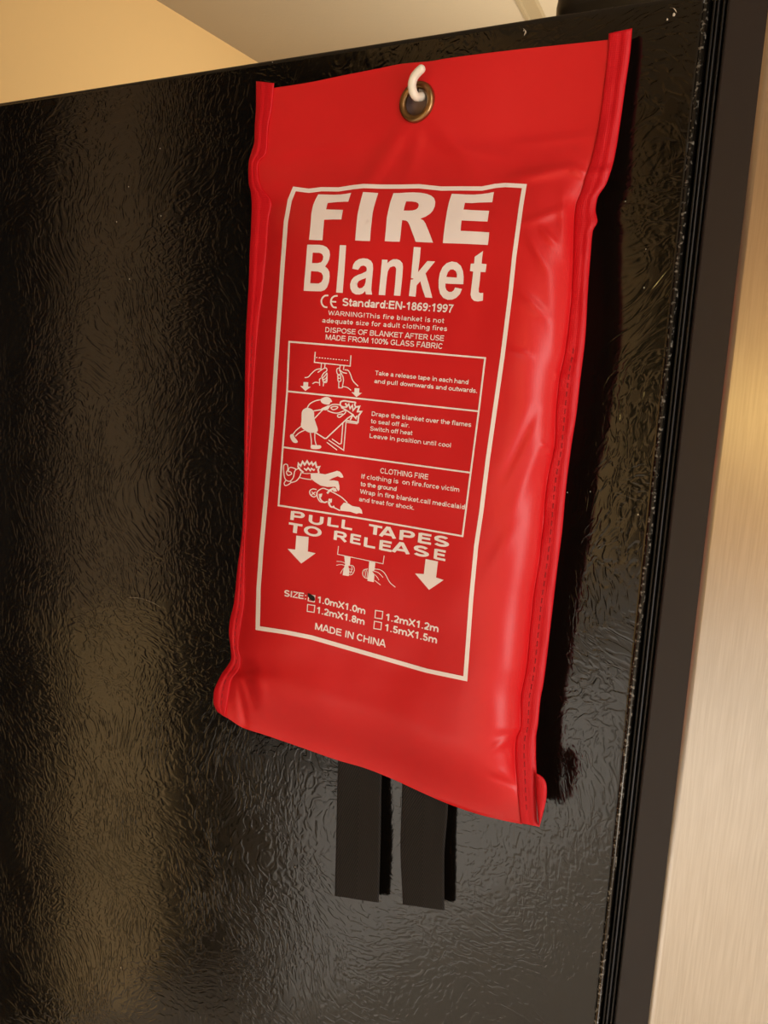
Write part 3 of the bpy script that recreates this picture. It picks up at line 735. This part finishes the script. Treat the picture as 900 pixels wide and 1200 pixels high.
# small text: a plain sans-serif drawn stroke by stroke (cap height 1)
def E_(cx, cy, rx, ry, a0=0, a1=360, n=14):
    return [(cx + rx * math.cos(math.radians(a0 + (a1 - a0) * i / n)), cy + ry * math.sin(math.radians(a0 + (a1 - a0) * i / n))) for i in range(n + 1)]
h_ = .085
def bowl(cx, r=.235): return E_(cx, .36, r, .285, 0, 360, 16)
GL = {
 'A': (1.0, [[(.07, 0), (.46, 1), (.54, 1), (.93, 0)], [(.24, .31), (.76, .31)]]),
 'B': (1.0, [[(.14, 0), (.14, 1)], [(.14, .92), (.56, .92)] + E_(.58, .725, .20, .195, 80, -80, 7) + [(.14, .53)], [(.14, .53), (.58, .53)] + E_(.60, .305, .24, .225, 80, -80, 8) + [(.14, .08)]]),
 'C': (1.0, [E_(.52, .5, .39, .43, 38, 322, 18)]),
 'D': (1.0, [[(.14, 0), (.14, 1)], [(.14, .92), (.45, .92)] + E_(.45, .5, .38, .42, 80, -80, 12) + [(.45, .08), (.14, .08)]]),
 'E': (.93, [[(.14, 0), (.14, 1)], [(.14, .92), (.83, .92)], [(.14, .52), (.78, .52)], [(.14, .08), (.86, .08)]]),
 'F': (.86, [[(.14, 0), (.14, 1)], [(.14, .92), (.80, .92)], [(.14, .50), (.70, .50)]]),
 'G': (1.07, [E_(.54, .5, .41, .43, 40, 330, 18), [(.60, .45), (.93, .45), (.93, .12)]]),
 'H': (1.0, [[(.14, 0), (.14, 1)], [(.86, 0), (.86, 1)], [(.14, .53), (.86, .53)]]),
 'I': (.40, [[(.20, 0), (.20, 1)]]),
 'K': (1.0, [[(.14, 0), (.14, 1)], [(.88, 1), (.16, .34)], [(.38, .56), (.92, 0)]]),
 'L': (.86, [[(.14, 0), (.14, 1)], [(.14, .08), (.82, .08)]]),
 'M': (1.16, [[(.14, 0), (.14, 1)], [(.16, 1), (.58, .06)], [(.58, .06), (1.0, 1)], [(1.02, 0), (1.02, 1)]]),
 'N': (1.0, [[(.14, 0), (.14, 1)], [(.16, .98), (.84, .02)], [(.86, 0), (.86, 1)]]),
 'O': (1.08, [E_(.54, .5, .44, .43, 0, 360, 22)]),
 'P': (.93, [[(.14, 0), (.14, 1)], [(.14, .92), (.56, .92)] + E_(.58, .68, .24, .24, 80, -80, 8) + [(.14, .44)]]),
 'R': (1.0, [[(.14, 0), (.14, 1)], [(.14, .92), (.58, .92)] + E_(.60, .69, .24, .23, 80, -80, 8) + [(.14, .46)], [(.52, .46), (.92, 0)]]),
 'S': (.93, [E_(.46, .72, .32, .21, 25, 180, 9) + [(.17, .60), (.34, .53), (.60, .46), (.78, .36)] + E_(.46, .29, .35, .22, 5, -155, 9)]),
 'T': (.86, [[(.43, 0), (.43, 1)], [(.03, .92), (.83, .92)]]),
 'U': (1.0, [[(.14, 1), (.14, .42)] + E_(.5, .38, .36, .31, 190, 350, 10) + [(.86, .42), (.86, 1)]]),
 'W': (1.30, [[(.06, 1), (.34, .04)], [(.34, .04), (.65, .96)], [(.65, .96), (.96, .04)], [(.96, .04), (1.24, 1)]]),
 'X': (.93, [[(.07, 0), (.86, 1)], [(.07, 1), (.86, 0)]]),
 'Z': (.86, [[(.06, .92), (.78, .92), (.08, .08), (.82, .08)]]),
 'a': (.78, [[(.12, .52)] + E_(.37, .50, .23, .145, 150, 15, 6) + [(.62, .42), (.62, .12), (.66, 0)], E_(.36, .21, .24, .13, 60, 360, 10) + [(.62, .40), (.42, .36)]]),
 'b': (.85, [[(.13, 0), (.13, 1)], bowl(.43)]), 'd': (.85, [[(.72, 0), (.72, 1)], bowl(.42)]),
 'c': (.78, [E_(.41, .36, .28, .285, 40, 320, 12)]),
 'e': (.80, [[(.12, .36), (.68, .36)] + E_(.40, .36, .285, .285, 15, 325, 15)]),
 'f': (.46, [[(.21, 0), (.21, .76), (.25, .90), (.46, .93)], [(.02, .64), (.44, .64)]]),
 'g': (.85, [[(.72, .72), (.72, -.04)] + E_(.42, -.02, .30, .18, -15, -160, 6), bowl(.42)]),
 'h': (.85, [[(.13, 0), (.13, 1)], [(.13, .45), (.20, .58), (.42, .65), (.63, .58), (.71, .42), (.71, 0)]]),
 'i': (.38, [[(.19, 0), (.19, .72)], [(.19, .84), (.19, 1)]]), 'l': (.38, [[(.19, 0), (.19, 1)]]),
 'k': (.78, [[(.13, 0), (.13, 1)], [(.66, .72), (.16, .26)], [(.34, .42), (.72, 0)]]),
 'm': (1.24, [[(.13, 0), (.13, .72)], [(.13, .45), (.20, .58), (.38, .65), (.55, .58), (.62, .42), (.62, 0)], [(.62, .45), (.70, .58), (.87, .65), (1.04, .58), (1.11, .42), (1.11, 0)]]),
 'n': (.85, [[(.13, 0), (.13, .72)], [(.13, .45), (.20, .58), (.42, .65), (.63, .58), (.71, .42), (.71, 0)]]),
 'o': (.85, [E_(.425, .36, .31, .285, 0, 360, 18)]),
 'p': (.85, [[(.13, -.27), (.13, .72)], bowl(.43)]), 'q': (.85, [[(.72, -.27), (.72, .72)], bowl(.42)]),
 'r': (.54, [[(.13, 0), (.13, .72)], [(.13, .42), (.22, .58), (.38, .65), (.52, .62)]]),
 's': (.76, [E_(.38, .52, .24, .13, 15, 180, 7) + [(.17, .43), (.36, .37), (.58, .30)] + E_(.38, .205, .26, .135, 10, -165, 8)]),
 't': (.46, [[(.21, .94), (.21, .18), (.27, .08), (.44, .08)], [(.02, .64), (.44, .64)]]),
 'u': (.85, [[(.13, .72), (.13, .26), (.20, .12), (.40, .07), (.60, .14), (.71, .28)], [(.71, 0), (.71, .72)]]),
 'v': (.78, [[(.06, .72), (.36, .03), (.42, .03), (.72, .72)]]),
 'w': (1.08, [[(.05, .72), (.29, .03)], [(.29, .03), (.54, .68)], [(.54, .68), (.79, .03)], [(.79, .03), (1.03, .72)]]),
 'z': (.70, [[(.06, .64), (.60, .64), (.08, .08), (.64, .08)]]),
 '0': (.78, [E_(.39, .5, .28, .43, 0, 360, 18)]),
 '1': (.78, [[(.46, 0), (.46, 1)], [(.44, .94), (.34, .80), (.14, .72)]]),
 '2': (.78, [E_(.38, .70, .25, .22, 170, -20, 8) + [(.50, .40), (.22, .20), (.12, .08)], [(.10, .08), (.68, .08)]]),
 '5': (.78, [[(.64, .92), (.24, .92), (.16, .50)], [(.16, .50)] + E_(.37, .32, .26, .24, 110, -160, 10)]),
 '6': (.78, [E_(.39, .31, .26, .23, 0, 360, 14), [(.62, .80), (.52, .91), (.34, .90), (.20, .74), (.13, .50), (.13, .31)]]),
 '7': (.78, [[(.08, .92), (.66, .92), (.46, .60), (.34, .28), (.30, 0)]]),
 '8': (.78, [E_(.39, .73, .22, .19, 0, 360, 14), E_(.39, .29, .26, .22, 0, 360, 14)]),
 '9': (.78, [E_(.39, .69, .26, .23, 0, 360, 14), [(.16, .20), (.26, .09), (.44, .10), (.58, .26), (.65, .50), (.65, .69)]]),
 ':': (.42, [[(.21, 0), (.21, .17)], [(.21, .55), (.21, .72)]]), '.': (.38, [[(.19, 0), (.19, .17)]]),
 '!': (.44, [[(.22, 0), (.22, .16)], [(.22, .27), (.22, 1)]]), '-': (.46, [[(.04, .36), (.42, .36)]]),
 '%': (1.2, [E_(.27, .73, .17, .20, 0, 360, 10), E_(.93, .27, .17, .20, 0, 360, 10), [(.36, 0), (.84, 1)]]), ' ': (.39, []),
}
def glyphs(txt, wt, spacing=0.0):
    V = []; Fc = []; x = 0
    for ch in txt:
        adv, st = GL[ch]
        for P in st:
            P = [Vector((a + x, b, 0)) for a, b in P]
            P = [p for i, p in enumerate(P) if i == 0 or (p - P[i - 1]).length > .004]
            closed = (P[0] - P[-1]).length < .01; b0 = len(V)
            for i, p in enumerate(P):
                d1 = (p - P[i - 1]).normalized() if i else ((P[-1] - P[-2]).normalized() if closed else (P[1] - P[0]).normalized())
                d2 = (P[i + 1] - p).normalized() if i < len(P) - 1 else ((P[1] - P[0]).normalized() if closed else d1)
                d = (d1 + d2); d = d.normalized() if d.length > 1e-3 else d1
                k = 1 / max(.62, d.dot(d1)); n = Vector((-d.y, d.x, 0)) * wt / 2 * k
                V += [p + n, p - n]
            for i in range(len(P) - 1): a = b0 + 2 * i; Fc.append([a, a + 2, a + 3, a + 1])
        x += adv + spacing
    return V, Fc
def text_into(pr, txt, b0, b1, h0, h1=None, wt=.15, lean=None, spacing=0.0):
    h1 = h1 or h0
    V, Fc = glyphs(txt, wt, spacing)
    x0 = min(v.x for v in V); x1 = max(v.x for v in V); b = len(pr.v)
    for v in V:
        s = (v.x - x0) / (x1 - x0); c = v.y; h = h0 + (h1 - h0) * s
        ln = (.085 + .035 * s) if lean is None else lean
        pr.v.append(Vector((b0[0] + (b1[0] - b0[0]) * s + c * h * ln, b0[1] + (b1[1] - b0[1]) * s - c * h, 0)))
    pr.f += [[b + i for i in q] for q in Fc]
def text(txt, b0, b1, h0, h1=None, off=.012, **k):
    pr = Print(); text_into(pr, txt, b0, b1, h0, h1, .115 + off * 3.2, **k); return pr.build('printed_text')
# conformity mark
K = T(360, 340, 5)
ce = Print()
ce.stroke(K([(124, 31), (104, 33), (89, 46), (83, 64), (88, 84), (100, 97), (118, 101)]), 1.9, sm=4)
ce.stroke(K([(178, 33), (158, 36), (144, 49), (139, 67), (143, 86), (154, 99), (173, 103)]), 1.9, sm=4)
ce.stroke(K([(141, 67), (170, 69)]), 1.8)
ce.build('printed_mark')
text('Standard:EN-1869:1997', (401, 358.2), (531, 366.6), 9.0, 9.6, .026)
text('WARNING!This fire blanket is not', (384.4, 369.2), (520, 378.6), 5.4, 5.8, .012, spacing=.06)
text('adequate size for adult clothing fires', (377.4, 378), (523.6, 388), 5.6, 5.9, .012, spacing=.05)
text('DISPOSE OF BLANKET AFTER USE', (381, 389.2), (520, 399.6), 6.0, 6.4, .014)
text('MADE FROM 100% GLASS FABRIC', (381.4, 398), (518, 409), 6.1, 6.6, .014)
text('Take a release tape in each hand', (439.4, 439.4), (548.6, 450.5), 5.2, 5.6, .016)
text('and pull downwards and outwards.', (438.4, 448.8), (559, 460.6), 5.0, 5.4, .018)
text('Drape the blanket over the flames', (435.4, 487.2), (552, 500.4), 5.2, 5.6, .014)
text('to seal off air.', (434.4, 495.8), (479.6, 501), 5.2, off=.014)
text('Switch off heat', (433.6, 504.5), (483, 510), 5.2, off=.014)
text('Leave in position until cool', (433, 513), (528, 524.4), 5.2, 5.4, .014)
text('CLOTHING FIRE', (445.4, 554.4), (501.6, 562), 6.2, off=.014)
text('If clothing is  on fire.force victim', (423.4, 560.6), (538, 576.6), 5.4, 5.8, .014)
text('to the ground', (422.4, 569.4), (464.4, 575.5), 5.2, off=.022)
text('Wrap in fire blanket.call medicalaid', (421.6, 578.4), (544.4, 597), 5.4, 5.8, .014)
text('and treat for shock.', (420.6, 587.2), (485, 597.6), 5.2, off=.014)
def word(letters):
    pr = Print()
    for ch, x0, y0, x1, y1, h in letters: text_into(pr, ch, (x0, y0), (x1, y1), h, wt=.235, lean=.10)
    return pr.build('printed_text')
word([('P', 340, 609, 356.5, 611.3, 10.3), ('U', 361.2, 613, 378.5, 616, 10), ('L', 383.3, 616, 396.5, 618, 10.2), ('L', 399.8, 618.8, 412.5, 621.2, 10.3),
      ('T', 431.5, 625.2, 447, 628.2, 11), ('A', 443.8, 628, 464.2, 631.6, 11.3), ('P', 467.6, 632.3, 485.6, 635, 11.4), ('E', 489.5, 635.5, 505, 638.2, 11.4), ('S', 508, 638.6, 526, 641.5, 11.6)])
word([('T', 337.5, 623.3, 353.5, 626, 11), ('O', 355.5, 626, 376.5, 629.8, 10.6), ('R', 390.8, 632.3, 406.5, 635.3, 10.6), ('E', 410, 636, 422.5, 638.6, 10.8), ('L', 426, 640.2, 439.5, 642.7, 10.9),
      ('E', 444, 643.9, 458.5, 646.6, 11.2), ('A', 458.5, 646.4, 480.3, 649.8, 11.4), ('S', 484, 650, 502.5, 653.3, 11.5), ('E', 508, 654.5, 521.8, 657.3, 11.6)])
Print().poly([(347.3, 627.6), (361.7, 629.3), (360.7, 646.3), (370, 648.3), (353, 660.4), (336.7, 643), (346, 644)]).build('printed_arrow')
Print().poly([(498.7, 655), (513.3, 658), (511, 676.7), (520, 679.7), (502.7, 691.3), (486.3, 672), (496.7, 672.7)]).build('printed_arrow')
text('SIZE:', (332.8, 698.5), (358.5, 702.6), 7.2, off=.028)
text('1.0mX1.0m', (371.8, 706), (427.8, 720), 7.6, 7.9, .028)
text('1.2mX1.8m', (370.9, 718.3), (426.9, 732.5), 7.6, 7.9, .028)
text('1.2mX1.2m', (451.8, 726.7), (513.6, 741), 8.0, 8.3, .028)
text('1.5mX1.5m', (450.7, 738.8), (511.8, 754.2), 8.0, 8.3, .028)
text('MADE IN CHINA', (369, 737.6), (451.8, 758.9), 7.8, 8.2, .022)
for q in ([(362, 697), (369, 698), (368.5, 705.5), (361, 704)], [(360.5, 708.3), (369, 709.6), (368, 717.6), (360, 716.4)],
          [(440, 715.3), (448.6, 716.6), (447.7, 725.3), (439.4, 724)], [(438.8, 728), (447.2, 729.6), (446.3, 737.8), (438, 736.5)]):
    Print().stroke(q, 1.1, close=True).build('printed_checkbox')
Print().poly([(360.5, 695), (363, 695.6), (367, 698.2), (369, 700.5), (369, 703.8), (366, 704), (363, 702), (361, 699)]).build('marker_tick', marker, lift=.0004, label='black marker tick over the first size box')

# pictograms
G = T(325, 405, 7.5); g = Print(); s_ = lambda P, wd=1.2, sm=4, close=False: g.stroke(G(P), wd, close, sm)
s_([(333, 55), (326, 147), (480, 163), (640, 180), (647, 85)], 1.3, 0)
for k in range(12):
    x = 340 + k * 24.5; y = 104 + k * 2.35; s_([(x, y), (x + 13, y + 1.3)], 1.1, 0)
s_([(388, 155), (383, 215), (355, 236)], 1.1, 0); s_([(420, 158), (415, 200)], 1.1, 0)
s_([(383, 203), (340, 212), (300, 245), (272, 275), (240, 281)])
s_([(355, 236), (385, 215), (420, 197), (435, 205), (432, 225), (410, 240), (392, 270), (398, 285), (420, 262), (437, 238)])
s_([(398, 285), (400, 300), (425, 290), (438, 268)]); s_([(400, 300), (405, 318), (425, 312), (438, 292)])
s_([(405, 318), (425, 325), (436, 310), (437, 240)])
s_([(408, 318), (403, 357)], 1.1, 0); s_([(385, 285), (370, 295), (372, 352)], 1.1, 0); s_([(368, 328), (335, 322), (308, 336)], 1.1)
s_([(553, 172), (547, 210)], 1.1, 0); s_([(587, 176), (580, 214)], 1.1, 0)
s_([(590, 212), (625, 220), (645, 260), (665, 310), (710, 357)])
s_([(545, 196), (525, 205), (523, 235), (540, 262), (558, 240), (545, 215)]); s_([(545, 210), (575, 235), (612, 244)])
s_([(530, 262), (535, 285), (555, 285), (555, 262), (532, 252)]); s_([(532, 285), (535, 312), (556, 312), (560, 290)])
s_([(560, 240), (578, 275), (582, 305), (570, 370), (540, 372), (540, 318)], 1.1, 0); s_([(575, 360), (615, 368), (648, 393)], 1.1)
for ax_, ay_ in ((0, 0), (449, 54)):
    g.poly(G([(230 + ax_, 320 + ay_), (272 + ax_, 322 + ay_), (270 + ax_, 360 + ay_), (294 + ax_, 363 + ay_), (246 + ax_, 399 + ay_), (202 + ax_, 355 + ay_), (228 + ax_, 356 + ay_)]))
g.build('printed_pictogram', label='line drawing of two hands gripping release tapes')
G = T(325, 455, 7.5); g = Print()
g.poly(G(smooth_loop([(392, 88), (430, 75), (462, 86), (482, 118), (466, 124), (455, 143), (420, 141), (390, 128), (380, 103)])))
g.poly(G(smooth_loop([(262, 172), (300, 182), (322, 210), (325, 260), (340, 310), (356, 360), (345, 385), (290, 391), (240, 368), (208, 335), (213, 280), (215, 210), (235, 182)])))
g.poly(G(smooth_loop([(118, 405), (140, 404), (152, 430), (180, 468), (165, 481), (135, 472), (112, 428)])))
g.poly(G(smooth_loop([(298, 500), (345, 500), (380, 503), (385, 522), (360, 534), (298, 530)])))
s_([(382, 100), (330, 112), (285, 138), (262, 175)], 1.3); s_([(318, 200), (360, 192), (390, 188), (430, 180)], 1.4)
s_([(322, 270), (400, 188), (432, 165)], 1.3, 0)
g.poly(G(smooth_loop([(425, 160), (450, 150), (462, 160), (440, 190), (405, 192), (385, 180)])))
s_([(212, 332), (165, 370), (138, 405)]); s_([(242, 368), (195, 390), (158, 422)])
s_([(290, 390), (298, 450), (300, 500)]); s_([(330, 388), (330, 450), (342, 500)])
s_([(336, 390), (415, 440), (430, 440), (620, 262), (665, 232), (610, 195), (560, 168)], 1.5, 0)
s_([(440, 165), (490, 142), (545, 145), (560, 155)], 1.3); s_([(440, 195), (480, 212), (530, 218), (580, 200), (600, 195), (598, 215), (575, 235), (548, 255), (530, 248), (535, 232), (575, 225)], 1.3)
s_([(468, 170), (495, 160), (530, 163), (520, 180), (490, 188), (468, 172)], 1.3)
s_([(610, 165), (580, 165), (555, 150), (558, 120), (590, 110), (620, 115), (655, 120), (685, 125), (680, 145), (690, 165)], 1.8)
s_([(598, 130), (612, 160), (628, 140), (640, 178), (660, 150), (665, 195), (690, 165), (722, 160), (705, 205), (740, 205), (715, 240), (708, 300), (610, 285)], 1.9, 0)
s_([(640, 280), (665, 235), (690, 265), (700, 240)], 1.6, 0); s_([(610, 300), (705, 312)], 1.1, 0)
s_([(605, 285), (583, 545), (450, 455)], 1.2, 0); s_([(577, 300), (562, 485), (545, 490), (480, 445)], 1.2, 0); s_([(435, 475), (525, 543)], 1.1, 0)
g.build('printed_pictogram', label='drawing of a figure draping a blanket over flames')
G = T(325, 525, 7.5); g = Print()
g.poly(G([(292, 222), (360, 220), (420, 232), (480, 215), (525, 200), (550, 208), (570, 230), (581, 258), (560, 262), (530, 248), (480, 268), (452, 285), (500, 284), (535, 292), (545, 330), (547, 365), (535, 380), (510, 340), (440, 342), (380, 330), (330, 298), (295, 270)]))
g.poly(G([(430, 395), (455, 365), (490, 348), (515, 355), (525, 382), (500, 385), (485, 370), (460, 385), (445, 405)]))
g.poly(G([(585, 480), (620, 485), (660, 510), (720, 520), (742, 545), (748, 578), (720, 572), (695, 578), (640, 560), (590, 555), (552, 550), (555, 515)]))
s_([(72, 140), (55, 160), (60, 240), (75, 280), (110, 292), (140, 260), (155, 200), (185, 180)]); s_([(72, 140), (90, 150), (92, 190), (80, 215), (95, 240), (125, 228), (115, 210), (98, 205), (105, 175), (130, 172), (165, 185)])
s_([(75, 285), (60, 310), (70, 330), (100, 320), (120, 300), (110, 290)]); s_([(118, 305), (165, 290), (195, 255), (210, 215)], 1.2)
s_([(190, 258), (240, 270), (300, 278)], 1.1); s_([(205, 215), (250, 225), (292, 222)], .8)
s_([(230, 215), (205, 195), (182, 165), (185, 135), (205, 158), (222, 120), (240, 148), (262, 115), (280, 145), (302, 125), (312, 150), (335, 128), (345, 170), (370, 165), (358, 190), (365, 220)], 2.0, 0)
s_([(235, 178), (255, 195), (270, 175), (290, 198), (300, 180), (320, 195), (328, 185)], 1.7, 0)
s_([(345, 365), (310, 360), (285, 378), (290, 410), (320, 430), (345, 415), (350, 385), (395, 355), (430, 362), (480, 385), (560, 430), (615, 480)])
s_([(300, 385), (320, 395), (335, 385)], 1.1); s_([(300, 412), (315, 400), (330, 412)], 1.1)
s_([(350, 385), (352, 430), (375, 470), (410, 478)]); s_([(375, 405), (375, 440), (390, 465), (415, 478), (440, 470)], 1.8)
s_([(460, 445), (450, 480), (465, 515), (495, 522), (550, 550)], 1.4); s_([(365, 412), (385, 410), (380, 430)], 2.2, 0); s_([(450, 458), (472, 455), (470, 480)], 2.2, 0)
s_([(460, 470), (460, 500), (480, 520), (500, 510)], 1.8)
g.build('printed_pictogram', label='drawing of a person rolled in a blanket on the ground')
G = T(330, 630, 4.5); g = Print()
s_([(300, 45), (295, 88), (535, 138), (541, 95)], .9, 0)
g.poly(G([(330, 97), (364, 103), (360, 145), (352, 150), (358, 180), (354, 203), (322, 198), (326, 168), (335, 140)])); g.poly(G([(462, 126), (494, 132), (490, 172), (478, 178), (490, 195), (486, 235), (452, 228), (458, 180)]))
s_([(290, 125), (320, 128), (350, 145)], .7); s_([(288, 146), (315, 142), (345, 152)], .7); s_([(345, 148), (375, 148), (384, 170), (370, 195), (345, 195)], .8); s_([(368, 150), (372, 165), (362, 190)], .7)
s_([(310, 190), (325, 165), (345, 155)], .7); s_([(355, 165), (375, 168)], .6); s_([(355, 180), (375, 182)], .6)
s_([(455, 165), (432, 172), (428, 195), (440, 212), (462, 215)], .9); s_([(440, 172), (442, 190), (440, 210)], .7); s_([(448, 170), (452, 190), (450, 212)], .7)
s_([(488, 165), (520, 170), (545, 190), (570, 235), (600, 262)], .9); s_([(480, 175), (510, 185), (535, 210)], .8); s_([(492, 195), (505, 210), (513, 225)], .7); s_([(490, 225), (522, 250)], .7)
g.build('printed_pictogram', label='small drawing of two fists pulling tapes down')
